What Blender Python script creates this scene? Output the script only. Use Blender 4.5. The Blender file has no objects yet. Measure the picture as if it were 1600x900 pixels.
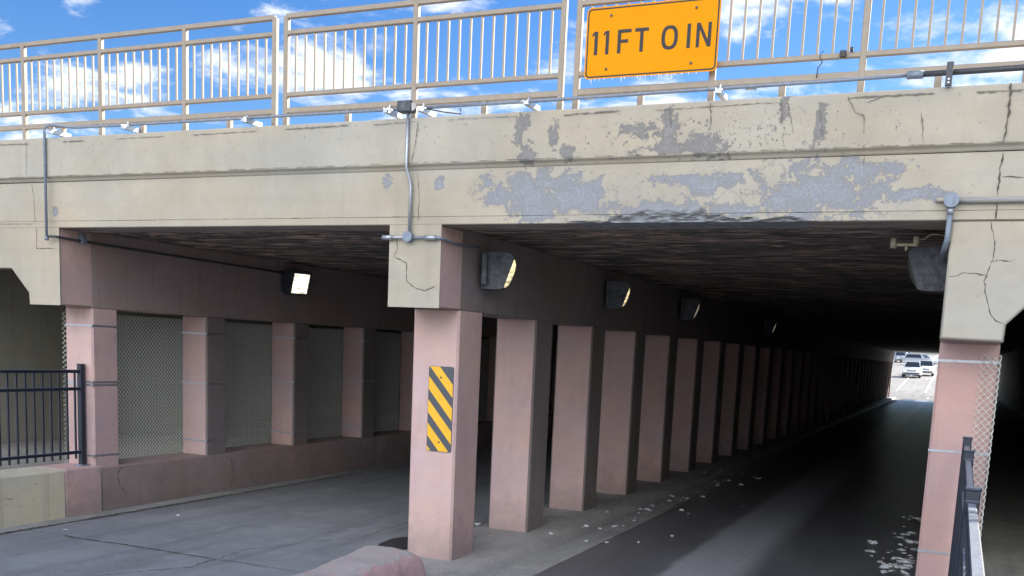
import bpy, math, random
import numpy as np
from mathutils import Vector, Matrix, noise as mnoise

random.seed(7)
SC = bpy.context.scene
COL = SC.collection
R = math.radians

# ------------------------------------------------------------------ helpers
class MB:
    def __init__(s): s.v = []; s.f = []; s.m = []; s.sm = []
    def face(s, idx, mat=0, smooth=False): s.f.append(tuple(idx)); s.m.append(mat); s.sm.append(smooth)
    def add(s, vs, fs, mat=0, smooth=False):
        b = len(s.v); s.v += [tuple(p) for p in vs]
        for f in fs: s.face([i + b for i in f], mat, smooth)
        return s
    def box(s, x0, x1, y0, y1, z0, z1, mat=0, c=0.0):
        if c <= 0:
            vs = [(x0,y0,z0),(x1,y0,z0),(x1,y1,z0),(x0,y1,z0),(x0,y0,z1),(x1,y0,z1),(x1,y1,z1),(x0,y1,z1)]
            return s.add(vs, [(0,3,2,1),(4,5,6,7),(0,1,5,4),(1,2,6,5),(2,3,7,6),(3,0,4,7)], mat)
        # chamfered box: 24 vertices
        vs = []; key = {}
        X = (x0, x1); Y = (y0, y1); Z = (z0, z1)
        for i in (0,1):
            for j in (0,1):
                for k in (0,1):
                    sx, sy, sz = (c if i == 0 else -c), (c if j == 0 else -c), (c if k == 0 else -c)
                    key[i,j,k,0] = len(vs); vs.append((X[i], Y[j]+sy, Z[k]+sz))
                    key[i,j,k,1] = len(vs); vs.append((X[i]+sx, Y[j], Z[k]+sz))
                    key[i,j,k,2] = len(vs); vs.append((X[i]+sx, Y[j]+sy, Z[k]))
        cx, cy, cz = (x0+x1)/2, (y0+y1)/2, (z0+z1)/2
        fs = []
        def q(ids):
            P = [Vector(vs[a]) for a in ids]
            n = (P[1]-P[0]).cross(P[2]-P[0]); ctr = sum(P, Vector())/len(P) - Vector((cx,cy,cz))
            fs.append(tuple(ids) if n.dot(ctr) > 0 else tuple(reversed(ids)))
        for i in (0,1):
            q([key[i,0,0,0],key[i,1,0,0],key[i,1,1,0],key[i,0,1,0]])
            q([key[0,i,0,1],key[1,i,0,1],key[1,i,1,1],key[0,i,1,1]])
            q([key[0,0,i,2],key[1,0,i,2],key[1,1,i,2],key[0,1,i,2]])
            for j in (0,1):
                q([key[i,j,0,0],key[i,j,1,0],key[i,j,1,1],key[i,j,0,1]])
                q([key[i,0,j,0],key[i,1,j,0],key[i,1,j,2],key[i,0,j,2]])
                q([key[0,i,j,1],key[1,i,j,1],key[1,i,j,2],key[0,i,j,2]])
                for k in (0,1): q([key[i,j,k,0],key[i,j,k,1],key[i,j,k,2]])
        return s.add(vs, fs, mat)
    def tube(s, pts, r, n=8, mat=0, caps=True, smooth=True):
        pts = [Vector(p) for p in pts]; b = len(s.v); up = None
        for i, p in enumerate(pts):
            a = pts[max(i-1,0)]; c = pts[min(i+1,len(pts)-1)]
            t = (c-a).normalized()
            if up is None: up = Vector((0,0,1)) if abs(t.z) < .9 else Vector((1,0,0))
            u = t.cross(up)
            if u.length < 1e-4: u = t.orthogonal()
            u.normalize(); w = t.cross(u).normalized(); up = w*-1 if False else up
            rr = r[i] if isinstance(r, (list, tuple)) else r
            for k in range(n):
                an = 2*math.pi*k/n
                s.v.append(tuple(p + u*math.cos(an)*rr + w*math.sin(an)*rr))
        for i in range(len(pts)-1):
            for k in range(n):
                k2 = (k+1) % n
                s.face((b+i*n+k, b+i*n+k2, b+(i+1)*n+k2, b+(i+1)*n+k), mat, smooth)
        if caps:
            s.face([b+k for k in reversed(range(n))], mat); s.face([b+(len(pts)-1)*n+k for k in range(n)], mat)
        return s
    def prism_y(s, poly, y0, y1, mat=0, side=None):     # poly (x,z) counterclockwise seen from -y
        b = len(s.v); n = len(poly)
        s.v += [(x,y0,z) for x,z in poly] + [(x,y1,z) for x,z in poly]
        s.face([b+i for i in range(n)], mat); s.face([b+n+i for i in reversed(range(n))], mat)
        for i in range(n):
            j = (i+1) % n; s.face((b+i, b+n+i, b+n+j, b+j), mat if side is None else side)
        return s
    def prism_x(s, poly, x0, x1, mat=0):                # poly (y,z)
        b = len(s.v); n = len(poly)
        s.v += [(x0,y,z) for y,z in poly] + [(x1,y,z) for y,z in poly]
        s.face([b+i for i in reversed(range(n))], mat); s.face([b+n+i for i in range(n)], mat)
        for i in range(n):
            j = (i+1) % n; s.face((b+i, b+j, b+n+j, b+n+i), mat)
        return s
    def prism_z(s, poly, z0, z1, mat=0):                # poly (x,y) counterclockwise from above
        b = len(s.v); n = len(poly)
        s.v += [(x,y,z0) for x,y in poly] + [(x,y,z1) for x,y in poly]
        s.face([b+i for i in reversed(range(n))], mat); s.face([b+n+i for i in range(n)], mat)
        for i in range(n):
            j = (i+1) % n; s.face((b+i, b+j, b+n+j, b+n+i), mat)
        return s
    def build(s, name, mats, parent=None, loc=None):
        me = bpy.data.meshes.new(name); me.from_pydata(s.v, [], s.f)
        if not isinstance(mats, (list, tuple)): mats = [mats]
        for m in mats: me.materials.append(m)
        me.polygons.foreach_set('material_index', s.m)
        me.polygons.foreach_set('use_smooth', s.sm)
        me.update()
        o = bpy.data.objects.new(name, me); COL.objects.link(o)
        if parent: o.parent = parent
        if loc: o.location = loc
        return o

def tag(o, label=None, cat=None, group=None, kind=None):
    if label: o['label'] = label
    if cat: o['category'] = cat
    if group: o['group'] = group
    if kind: o['kind'] = kind
    return o
def empty(name, loc=(0,0,0), label=None, cat=None, group=None, rz=0):
    o = bpy.data.objects.new(name, None); COL.objects.link(o); o.location = loc; o.rotation_euler = (0,0,rz)
    o.empty_display_size = .2
    return tag(o, label, cat, group)
def copy_tree(o, parent=None):
    c = o.copy(); COL.objects.link(c)
    if parent: c.parent = parent
    for ch in list(o.children): copy_tree(ch, c)
    return c
def ribbon(mb, pts, plane, off, w, mat, jit=.006, rnd=random):
    """thin jagged crack lying on a wall: pts are (a,z); plane 'y' -> (a,off,z), 'x' -> (off,a,z), 'z' -> (a,b,off)"""
    P = []
    for (a, b), (c, d) in zip(pts[:-1], pts[1:]):
        L = math.hypot(c-a, d-b); n = max(1, int(L/.025))
        for i in range(n):
            t = i/n; P.append((a+(c-a)*t + (rnd.uniform(-jit,jit) if P else 0), b+(d-b)*t + rnd.uniform(-jit,jit)*.5))
    P.append(pts[-1]); b0 = len(mb.v); n = len(P)
    for i, p in enumerate(P):
        q0 = P[max(0,i-1)]; q1 = P[min(n-1,i+1)]
        t = Vector((q1[0]-q0[0], q1[1]-q0[1])); t.normalize(); nn = Vector((-t.y, t.x))
        ww = w*rnd.uniform(.2,1.7)*(.35 if i in (0,n-1) else 1)/2
        for sg in (1,-1):
            a, z = p[0]+nn.x*ww*sg, p[1]+nn.y*ww*sg
            mb.v.append((a,off,z) if plane == 'y' else (off,a,z) if plane == 'x' else (a,z,off))
    for i in range(n-1):
        mb.face((b0+2*i, b0+2*i+1, b0+2*i+3, b0+2*i+2), mat)

# ------------------------------------------------------------------ materials
class NT:
    def __init__(s, name):
        s.mat = bpy.data.materials.new(name); s.mat.use_nodes = True
        s.t = s.mat.node_tree; s.n = s.t.nodes; s.l = s.t.links
        s.b = s.n['Principled BSDF']; s.geo = None
    def pos(s):
        if not s.geo: s.geo = s.n.new('ShaderNodeNewGeometry')
        return s.geo.outputs['Position']
    def mapping(s, scale=(1,1,1), loc=(0,0,0), vec=None):
        m = s.n.new('ShaderNodeMapping'); m.inputs['Scale'].default_value = scale; m.inputs['Location'].default_value = loc
        s.l.new(vec or s.pos(), m.inputs['Vector']); return m.outputs[0]
    def noise(s, scale, detail=6, rough=.6, vec=None, dist=0):
        k = s.n.new('ShaderNodeTexNoise'); k.inputs['Scale'].default_value = scale; k.inputs['Detail'].default_value = detail
        k.inputs['Roughness'].default_value = rough; k.inputs['Distortion'].default_value = dist
        s.l.new(vec or s.pos(), k.inputs['Vector']); return k.outputs['Fac']
    def ramp(s, fac, a, b, va=0., vb=1.):
        m = s.n.new('ShaderNodeMapRange'); m.inputs['From Min'].default_value = a; m.inputs['From Max'].default_value = b
        m.inputs['To Min'].default_value = va; m.inputs['To Max'].default_value = vb
        s.l.new(fac, m.inputs['Value']); return m.outputs[0]
    def math(s, op, a, b=None):
        m = s.n.new('ShaderNodeMath'); m.operation = op
        for i, q in enumerate((a, b)):
            if q is None: continue
            if isinstance(q, (int, float)): m.inputs[i].default_value = q
            else: s.l.new(q, m.inputs[i])
        return m.outputs[0]
    def mix(s, fac, a, b, mode='MIX'):
        m = s.n.new('ShaderNodeMix'); m.data_type = 'RGBA'; m.blend_type = mode
        for sock, q in ((m.inputs[0], fac), (m.inputs[6], a), (m.inputs[7], b)):
            if isinstance(q, (int, float)): sock.default_value = q
            elif isinstance(q, (tuple, list)): sock.default_value = (*q[:3], 1)
            else: s.l.new(q, sock)
        return m.outputs[2]
    def col(s, c):
        if isinstance(c, (tuple, list)): s.b.inputs['Base Color'].default_value = (*c[:3], 1)
        else: s.l.new(c, s.b.inputs['Base Color'])
    def rough(s, r):
        if isinstance(r, (int, float)): s.b.inputs['Roughness'].default_value = r
        else: s.l.new(r, s.b.inputs['Roughness'])
    def bump(s, h, strength=.3, dist=.01):
        k = s.n.new('ShaderNodeBump'); k.inputs['Strength'].default_value = strength; k.inputs['Distance'].default_value = dist
        s.l.new(h, k.inputs['Height']); s.l.new(k.outputs[0], s.b.inputs['Normal'])
    def xyz(s):
        k = s.n.new('ShaderNodeSeparateXYZ'); s.l.new(s.pos(), k.inputs[0]); return k.outputs

def painted_concrete(name, base, peel=None, peel_col=(.265,.28,.31), mottle=.16, rough=.8, streak=.25, speck=.5, dirt=(.17,.16,.14), peel_amp=.85, flakes=0, splash=0):
    t = NT(name)
    big = t.noise(.9, 5, .6); mid = t.noise(7, 6, .65); fine = t.noise(70, 4, .7)
    c = t.mix(t.ramp(big, .3, .7), tuple(x*(1-mottle) for x in base), tuple(min(1, x*(1+mottle*.7)) for x in base))
    wc = t.ramp(t.noise(.55, 4, .6, t.mapping((1,1,2.2), (3,1,5))), .35, .65)
    c = t.mix(.8, c, t.mix(wc, (.955,1.0,1.05), (1.07,1.0,.87)), 'MULTIPLY')
    brd = t.noise(1, 3, .6, t.mapping((.25, .25, 9)))
    c = t.mix(t.ramp(brd, .5, .7, 0, .16), c, tuple(x*.75 for x in base))
    c = t.mix(t.ramp(mid, .35, .75, 0, .30), c, tuple(x*.72 for x in base))
    st = t.noise(1, 5, .6, t.mapping((6, 6, .35)))
    c = t.mix(t.ramp(st, .56, .74, 0, streak), c, dirt)
    sp = t.noise(26, 2, .5)
    c = t.mix(t.ramp(sp, .69, .735, 0, speck), c, tuple(x*.45 for x in base))
    if splash:
        zz = t.xyz()[2]; k_ = t.math('ADD', zz, t.math('MULTIPLY', t.noise(3.5, 7, .7), -.9))
        c = t.mix(t.ramp(k_, .05, -.42, 0, splash), c, (.13,.12,.11))
        c = t.mix(t.ramp(t.noise(13, 6, .8), .63, .68, 0, .55), c, tuple(x*.62 for x in base))
        c = t.mix(t.ramp(t.noise(1.7, 5, .75, t.mapping((2.2,2.2,.6),(7,1,0))), .55, .68, 0, .4), c, tuple(x*.7 for x in base))
    h = t.math('ADD', t.math('MULTIPLY', fine, .5), t.math('MULTIPLY', mid, .8))
    if peel:
        mx = None
        for (cx, cz, rx, rz) in peel:
            v = t.mapping((1/rx, 0, 1/rz), (-cx/rx, 0, -cz/rz))
            ln = t.n.new('ShaderNodeVectorMath'); ln.operation = 'LENGTH'; t.l.new(v, ln.inputs[0])
            e = t.math('SUBTRACT', 1.0, ln.outputs['Value'])
            mx = e if mx is None else t.math('MAXIMUM', mx, e)
        mx = t.math('MAXIMUM', mx, -1.3)
        n1 = t.noise(5.5, 9, .72, t.mapping((1, 1, 1.2)), .6)
        sel = t.math('ADD', t.math('MULTIPLY', mx, .42), t.math('MULTIPLY', t.math('SUBTRACT', n1, .5), 2.6*peel_amp))
        sel = t.math('ADD', sel, t.math('MULTIPLY', t.math('SUBTRACT', t.noise(24, 5, .75), .5), .55))
        pm = t.ramp(sel, .045, .075)
        rim = t.math('MULTIPLY', t.ramp(sel, .02, .05), t.ramp(sel, .11, .06)); c = t.mix(t.math('MULTIPLY', rim, .45), c, (.13,.11,.09))  # dark brown rim paints the shadow of lifted paint edges
        if flakes:
            v = t.mapping((1/2.0, 0, 1/.34), (2.1/2.0, 0, -flakes/.34)); ln = t.n.new('ShaderNodeVectorMath'); ln.operation = 'LENGTH'; t.l.new(v, ln.inputs[0])
            rg = t.ramp(ln.outputs['Value'], 1.1, .3, 0, .085)
            fk = t.ramp(t.math('ADD', t.noise(15, 4, .75), rg), .685, .70); pm = t.math('MAXIMUM', pm, fk)
            fk = t.ramp(t.math('ADD', t.noise(34, 3, .7, t.mapping((1,1,.7))), rg), .70, .715); pm = t.math('MAXIMUM', pm, fk)
        edge = t.ramp(sel, .0, .05)
        pc = t.mix(t.ramp(t.noise(2.2, 4, .6), .4, .6), peel_col, tuple(x*f for x, f in zip(peel_col, (1.0, .96, .88))))
        pc = t.mix(t.math('MULTIPLY', t.ramp(sel, .12, .42), t.ramp(t.noise(9, 6, .7), .35, .6, .35, 1)), pc, tuple(min(1, x*f) for x, f in zip(peel_col, (1.30, 1.33, 1.36))))
        pc = t.mix(t.ramp(t.noise(45, 5, .7), .3, .75), tuple(x*.72 for x in peel_col), pc)
        c = t.mix(pm, t.mix(t.ramp(edge, .2, .9, 0, .25), c, (.27,.25,.215)), pc)
        h = t.math('SUBTRACT', h, t.math('MULTIPLY', pm, .9))
    t.col(c); t.rough(rough); t.bump(h, .35, .006)
    return t.mat

CREAM = (.392, .364, .312)
M = {}
M['cream'] = painted_concrete('cream_painted_concrete', CREAM)
M['cream_fascia'] = painted_concrete('cream_fascia_peeling', CREAM, peel=[(-3.80,3.69,.50,.25),(-3.45,3.70,.40,.20),(-1.22,3.69,.55,.27),(-1.0,3.86,.40,.09),(-2.30,3.82,.45,.055),(-2.1,3.77,.20,.09),
    (-2.52,3.55,.50,.10),(-5.375,3.85,.055,.075),(-1.85,3.55,.2,.06),(-4.79,3.84,.05,.07),(-9.873,3.626,.05,.07),(-.45,3.66,.30,.05)], peel_amp=.8, streak=.12, flakes=3.7)
M['cream_band'] = painted_concrete('cream_parapet_peeling', CREAM, peel=[(-3.93,4.28,.06,.18),(-3.86,4.10,.08,.12),(-3.60,4.22,.05,.12),(-3.47,4.08,.06,.08),(-2.52,4.2,.08,.18),(-2.50,4.07,.30,.05),(-2.2,4.09,.18,.10),(-1.55,4.38,.05,.14),(-1.25,4.2,.05,.2),(-2.75,4.24,.18,.08)], peel_col=(.225,.22,.22), streak=.12, flakes=4.15)
M['pink'] = painted_concrete('pink_painted_concrete', (.515,.368,.362), splash=.45, mottle=.08, streak=.18, speck=.4, dirt=(.25,.2,.18))
M['pink_red'] = painted_concrete('reddish_pink_painted_concrete', (.47,.31,.30), mottle=.1, streak=.3, speck=.4, dirt=(.25,.2,.18))
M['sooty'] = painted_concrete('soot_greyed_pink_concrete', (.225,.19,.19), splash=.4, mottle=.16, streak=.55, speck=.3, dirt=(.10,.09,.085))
M['pink_dirty'] = painted_concrete('dusty_pink_painted_concrete', (.33,.25,.245), splash=.5, mottle=.14, streak=.6, speck=.35, dirt=(.14,.12,.11))
M['tan'] = painted_concrete('tan_concrete', (.56,.52,.42), mottle=.14, streak=.5, speck=.5, dirt=(.22,.19,.15))
M['abut'] = painted_concrete('pale_bare_concrete', (.30,.295,.26), mottle=.12, streak=.5, dirt=(.2,.19,.16))
def simple(name, c, rough=.5, metal=0., nz=.0, nsc=20, emit=None, es=0):
    t = NT(name)
    if nz: t.col(t.mix(t.ramp(t.noise(nsc, 5, .65), .3, .7), tuple(x*(1-nz) for x in c), tuple(min(1,x*(1+nz*.5)) for x in c)))
    else: t.col(c)
    t.rough(rough); t.b.inputs['Metallic'].default_value = metal
    if emit: t.b.inputs['Emission Color'].default_value = (*emit,1); t.b.inputs['Emission Strength'].default_value = es
    return t.mat
M['crack'] = simple('dark_crack', (.085,.075,.065), .95)
M['fine_crack'] = simple('fine_crack', (.165,.155,.135), .95)
M['rail_paint'] = simple('beige_rail_paint', (.29,.245,.195), .5, nz=.12, nsc=9)
M['galv'] = simple('galvanised_steel', (.42,.45,.50), .42, .75, .2, 30)
M['galv_dull'] = simple('weathered_galvanised_steel', (.22,.26,.33), .6, .3, .25, 25)
M['dark_steel'] = simple('dark_steel', (.07,.075,.085), .55, .3, .3, 30)
M['black_paint'] = simple('black_blue_fence_paint', (.012,.018,.034), .38, 0, .3, 14)
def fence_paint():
    t = NT('sky_sheen_black_fence_paint'); z = t.n.new('ShaderNodeSeparateXYZ'); t.pos(); t.l.new(t.geo.outputs['Normal'], z.inputs[0])
    d = t.math('MULTIPLY', t.ramp(z.outputs[2], .6, .95), t.ramp(t.noise(30, 5, .7), .25, .6, .45, .95))  # upward faces coloured pale blue-grey, a painted sky reflection
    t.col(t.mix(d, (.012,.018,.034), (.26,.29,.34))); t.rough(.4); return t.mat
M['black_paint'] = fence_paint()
M['wire'] = simple('chain_link_wire', (.72,.74,.70), .5, .0)
M['sign_yellow'] = simple('sign_orange_yellow', (.70,.275,.0), .6, 0, .06, 4)
M['sign_yellow'].node_tree.nodes['Principled BSDF'].inputs['Specular IOR Level'].default_value = .12
M['sign_black'] = simple('sign_black', (.016,.015,.018), .6)
M['marker_yellow'] = simple('marker_yellow', (.74,.42,.02), .4, 0, .08, 12)
M['marker_grey'] = simple('marker_slate', (.06,.07,.09), .5, 0, .15, 20)
M['ice'] = simple('ice_white', (.66,.70,.74), .45, 0, .35, 40)
M['grey_case'] = simple('grimy_grey_housing', (.085,.095,.115), .6, .2, .75, 16)
M['cream_plastic'] = simple('aged_cream_plastic', (.50,.46,.34), .6, 0, .3, 30)
def lens(name, c, s):
    t = NT(name); t.col((.7,.68,.6)); t.rough(.3)
    z = t.noise(6, 3, .5, t.mapping((1,1,6)))
    g = t.ramp(z, .35, .62, .25, 1.1)
    t.b.inputs['Emission Color'].default_value = (*c,1); t.l.new(t.math('MULTIPLY', g, s), t.b.inputs['Emission Strength'])
    return t.mat
M['lens_bright'] = lens('lit_lamp_glass', (1,.93,.74), .85)
M['lens_dim'] = lens('dim_lamp_glass', (1,.85,.6), .18)
M['lens_warm'] = lens('yellowed_lit_lamp_glass', (1,.82,.45), .5)

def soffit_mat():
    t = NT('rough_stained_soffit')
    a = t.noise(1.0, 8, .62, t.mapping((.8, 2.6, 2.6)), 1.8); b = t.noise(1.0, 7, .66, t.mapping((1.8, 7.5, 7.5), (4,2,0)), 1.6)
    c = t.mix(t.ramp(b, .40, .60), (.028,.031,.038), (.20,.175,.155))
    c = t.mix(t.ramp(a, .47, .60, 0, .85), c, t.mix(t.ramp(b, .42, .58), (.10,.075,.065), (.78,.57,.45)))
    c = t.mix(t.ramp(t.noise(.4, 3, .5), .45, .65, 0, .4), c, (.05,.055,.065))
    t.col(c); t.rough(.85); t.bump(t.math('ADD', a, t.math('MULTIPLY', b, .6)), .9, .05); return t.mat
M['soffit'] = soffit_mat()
def asphalt(name, base, bands=False, spec=.5, rough=.72):
    t = NT(name)
    f = t.noise(62, 4, .85); m = t.noise(5, 6, .65); g = t.noise(.7, 4, .6)
    c = t.mix(t.ramp(f, .3, .72), tuple(x*.5 for x in base), tuple(x*1.6 for x in base))
    c = t.mix(t.ramp(t.noise(150, 2, .6), .64, .70, 0, .6), c, tuple(min(1,x*2.4) for x in base))
    c = t.mix(t.ramp(m, .42, .72, 0, .45), c, tuple(x*.6 for x in base))
    c = t.mix(t.ramp(g, .45, .62, 0, .35), c, tuple(x*1.5 for x in base))
    tr = t.noise(1, 5, .65, t.mapping((2.6, .22, 1)))
    c = t.mix(t.ramp(tr, .48, .66, 0, .45), c, tuple(x*.45 for x in base))
    c = t.mix(t.ramp(t.noise(2.3, 6, .75, t.mapping((1,.6,1),(5,5,0))), .56, .66, 0, .4), c, tuple(x*1.75 for x in base))
    if bands:
        x = t.xyz()[0]; wob = t.math('MULTIPLY', t.math('SUBTRACT', t.noise(1.3, 5, .7), .5), .22)
        xx = t.math('ADD', x, wob)
        inn = t.math('MULTIPLY', t.ramp(xx, -2.88, -2.78), t.ramp(xx, -1.85, -2.15))
        c = t.mix(t.math('MULTIPLY', inn, t.ramp(t.noise(16, 5, .7), .3, .6, .55, 1)), c, tuple(x*2.9 for x in base))
    t.col(c); t.rough(rough); t.b.inputs['Specular IOR Level'].default_value = spec
    t.bump(t.math('ADD', f, t.math('MULTIPLY', m, 1.2)), .35, .006); return t.mat
M['asphalt'] = asphalt('worn_asphalt', (.20,.215,.24))
M['asphalt_dark'] = asphalt('dark_asphalt', (.105,.112,.128), True, .7, .40)
M['gutter'] = asphalt('gutter_concrete', (.27,.28,.285))
M['island'] = asphalt('island_concrete', (.29,.29,.29))
M['pave'] = asphalt('sidewalk_concrete', (.24,.235,.22))
M['bright_ground'] = asphalt('pale_sunlit_concrete', (.25,.242,.225))
M['earth'] = asphalt('dry_ground', (.26,.26,.245))
M['car_white'] = simple('white_car_paint', (.75,.76,.78), .25)
M['car_silver'] = simple('silver_car_paint', (.45,.48,.52), .3, .4)
M['glass'] = simple('dark_car_glass', (.03,.04,.05), .08)
M['tyre'] = simple('black_tyre_rubber', (.015,.015,.016), .8)
M['bumper'] = simple('dark_bumper_plastic', (.04,.04,.045), .6)
M['headlight'] = simple('clear_headlight', (.7,.72,.75), .15)
M['block'] = None
def block_mat():
    t = NT('chipped_pink_kerb_paint')
    a = t.noise(9, 7, .7); b = t.noise(60, 4, .7)
    z = t.n.new('ShaderNodeSeparateXYZ'); t.l.new(t.geo.outputs['Normal'] if t.geo else t.pos().node.outputs['Normal'], z.inputs[0])
    up = t.ramp(z.outputs[2], .55, .95)
    c = t.mix(t.ramp(b, .3, .7), (.36,.235,.235), (.56,.38,.375))
    worn = t.ramp(t.math('ADD', t.math('MULTIPLY', up, .28), a), .66, .78)
    c = t.mix(worn, c, (.36,.345,.34)); t.col(c); t.rough(.85); t.bump(t.math('ADD', a, b), .6, .012); return t.mat
M['block'] = block_mat()

# ------------------------------------------------------------------ setting
def structure(o, label=None): o['kind'] = 'structure'; return o
YF, YB = -26.0, 75.0
g = MB(); g.add([(-1500,-1500,-.14),(1500,-1500,-.14),(1500,75.2,-.14),(-1500,75.2,-.14)], [(0,1,2,3)])
structure(g.build('ground', M['earth']))
g = MB(); g.add([(-9.83,YF,0),(-5.42,YF,0),(-5.42,-.772,0),(-9.83,-.772,0)], [(0,1,2,3)])
g.add([(-9.83,-.760,0),(-5.42,-.760,0),(-5.42,YB,0),(-9.83,YB,0)], [(0,1,2,3)], 0)
g.add([(-9.83,-.772,-.02),(-5.42,-.772,-.02),(-5.42,-.760,-.02),(-9.83,-.760,-.02)], [(0,1,2,3)], 1)
ribbon(g, [(-9.0,-.75),(-8.8,-.80),(-8.1,-.765),(-6.9,-.785)], 'z', .004, .03, 1, .012)
ribbon(g, [(-7.4,-2.3),(-6.8,-1.2),(-6.9,-.2),(-6.3,1.2),(-6.4,3.5)], 'z', .004, .012, 1, .02)
structure(g.build('road', [M['asphalt'], M['crack']]))
g = MB(); g.add([(-4.36,YF,-.1),(-.187,YF,-.1),(-.187,YB,-.1),(-4.36,YB,-.1)], [(0,1,2,3)])
structure(g.build('road', M['asphalt_dark']))
# gutters: thin concrete strips along the kerbs
g = MB()
n = 90
for i in range(n):
    y0, y1 = -14+84*i/n, -14+84*(i+1)/n
    w0, w1 = -9.83+.30+.06*mnoise.noise((y0*.8,3,1)), -9.83+.30+.06*mnoise.noise((y1*.8,3,1))
    g.add([(-9.83,y0,.006),(w0,y0,.004),(w1,y1,.004),(-9.83,y1,.006)], [(0,1,2,3)])
ribbon(g, [(-9.54,-5),(-9.55,0),(-9.52,3),(-9.55,8),(-9.52,14)], 'z', .010, .035, 1, .02)
structure(g.build('gutter', [M['gutter'], M['crack']]))
g = MB(); g.add([(-4.37,-14,-.095),(-3.95,-14,-.095),(-3.95,YB,-.095),(-4.37,YB,-.095)], [(0,1,2,3)])
structure(g.build('gutter', M['gutter']))
# traffic island under the middle piers, with a worn rounded kerb
g = MB(); prof = [(-5.50,-.02),(-5.47,.012),(-5.42,.022),(-4.52,.022),(-4.45,.005),(-4.40,-.03),(-4.36,-.11)]
ys = [-.55+.25*i for i in range(303)]; b0 = 0
for y in ys:
    if y > YB: y = YB
    for j, (x, z) in enumerate(prof):
        k = mnoise.noise((x*2, y*1.1, z)); sh = .035*k if j in (0,4,5,6) else 0
        s_ = 1.0
        if y < .15:                                    # rounded nose
            s_ = math.sqrt(max(0., 1-((.15-y)/.75)**2)); 
        xc = -4.93; g.v.append((xc+(x-xc)*s_+sh*s_, y, z + (.006*mnoise.noise((x*5,y*5,0)) if 2 <= j <= 3 else 0)))
for i in range(len(ys)-1):
    for j in range(len(prof)-1):
        a = i*7+j; g.face((a, a+1, a+8, a+7), 0, True)
g.build('traffic_island', M['island']).__setitem__('kind', 'structure')
# sidewalks
g = MB(); g.box(-13.1,-10.29,-26,YB,-.13,.57); structure(g.build('sidewalk', M['pave']))
g = MB(); g.box(.28,2.6,-26,YB,-.13,.38); structure(g.build('sidewalk', M['pave']))
# rising sunlit road and parking beyond the far end
g = MB(); yy = [75.2,78,83,90,103,125,161,200,240,300,420,900,1500]
def hz(y): return -.1 if y < 75.3 else -.1+(y-75.2)*.0485 if y < 103 else .0316*(y-63)
for y in yy:
    for x in (-900,-60,-20,-9.9,-4,2,20,60,900): g.v.append((x,y,hz(y)))
for i in range(len(yy)-1):
    for j in range(8): a = i*9+j; g.face((a,a+1,a+10,a+9))
structure(g.build('hill_road', M['bright_ground']))
g = MB()
for x0 in (-2.2, .9): g.add([(x0,76,hz(76)+.02),(x0+.12,76,hz(76)+.02),(x0+.12,77.8,hz(77.8)+.02),(x0,77.8,hz(77.8)+.02)], [(0,1,2,3)])
for (x0, w, lean) in ((-2.6,.14,.0),(-4.9,.14,-.0)):
    for i in range(2,8):
        y0, y1 = yy[i]+.0, yy[i+1]-.0
        g.add([(x0,y0,hz(y0)+.02),(x0+w,y0,hz(y0)+.02),(x0+w,y1,hz(y1)+.02),(x0,y1,hz(y1)+.02)], [(0,1,2,3)])
structure(g.build('road_marking', simple('white_road_paint', (.8,.8,.78), .7)))

# ------------------------------------------------------------------ the bridge
bridge = empty('concrete_bridge', (0,0,0), 'long low cream and pink concrete underpass bridge with peeling paint, spanning both lanes', 'bridge')
XL, XR = -17.0, 6.5
BAND = [[(0.132,4.456),(0.139,4.269),(0.13,4.058),(0.125,4.026)],[(-10.23,4.44),(-10.237,4.256),(-10.244,4.061)],[(-5.02,4.412),(-5.034,4.205),(-5.077,4.027)],[(-2.528,4.42),(-2.51,4.244)],[(-2.177,4.439),(-2.156,4.228)],[(-1.054,4.429),(-0.988,4.292),(-0.917,4.273),(-0.904,4.124)],[(-1.528,4.404),(-1.462,4.163)],[(-1.588,4.433),(-1.561,4.228)],[(-1.272,4.341),(-1.223,4.127)],[(-0.486,4.277),(-0.456,4.072),(-0.452,4.033)],[(-0.916,4.362),(-0.784,4.414)]]
FAS = [[(0.13,3.955),(0.123,3.845),(0.127,3.638)],[(0.124,3.575),(0.133,3.454)],[(0.139,3.777),(0.207,3.776),(0.296,3.769)],[(-10.223,3.952),(-10.197,3.791),(-10.187,3.497)],[(-5.038,3.945),(-5.01,3.763),(-5.008,3.489)],[(-0.887,3.96),(-0.886,3.884)],[(-10.771,3.501),(-10.187,3.497)]]
CAPL = [[(-10.166,3.44),(-10.175,3.216),(-9.86,3.216)]]
CAPR = [[(0.101,3.44),(0.132,3.328),(0.153,3.22),(0.135,3.132),(0.114,3.023),(0.1,2.979),(0.134,2.831),(0.168,2.722),(0.219,2.679),(0.275,2.655)],[(-0.165,3.015),(-0.104,3.021),(-0.073,3.046),(0.034,3.042),(0.104,3.028)],[(0.126,3.132),(0.193,3.142),(0.262,3.133),(0.304,3.157)]]
CAPC = [[(-5.248,3.324),(-5.244,3.2),(-5.287,3.15),(-5.131,3.083),(-5.125,2.902),(-5.013,2.835),(-4.904,2.819),(-4.799,2.864)]]
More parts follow.
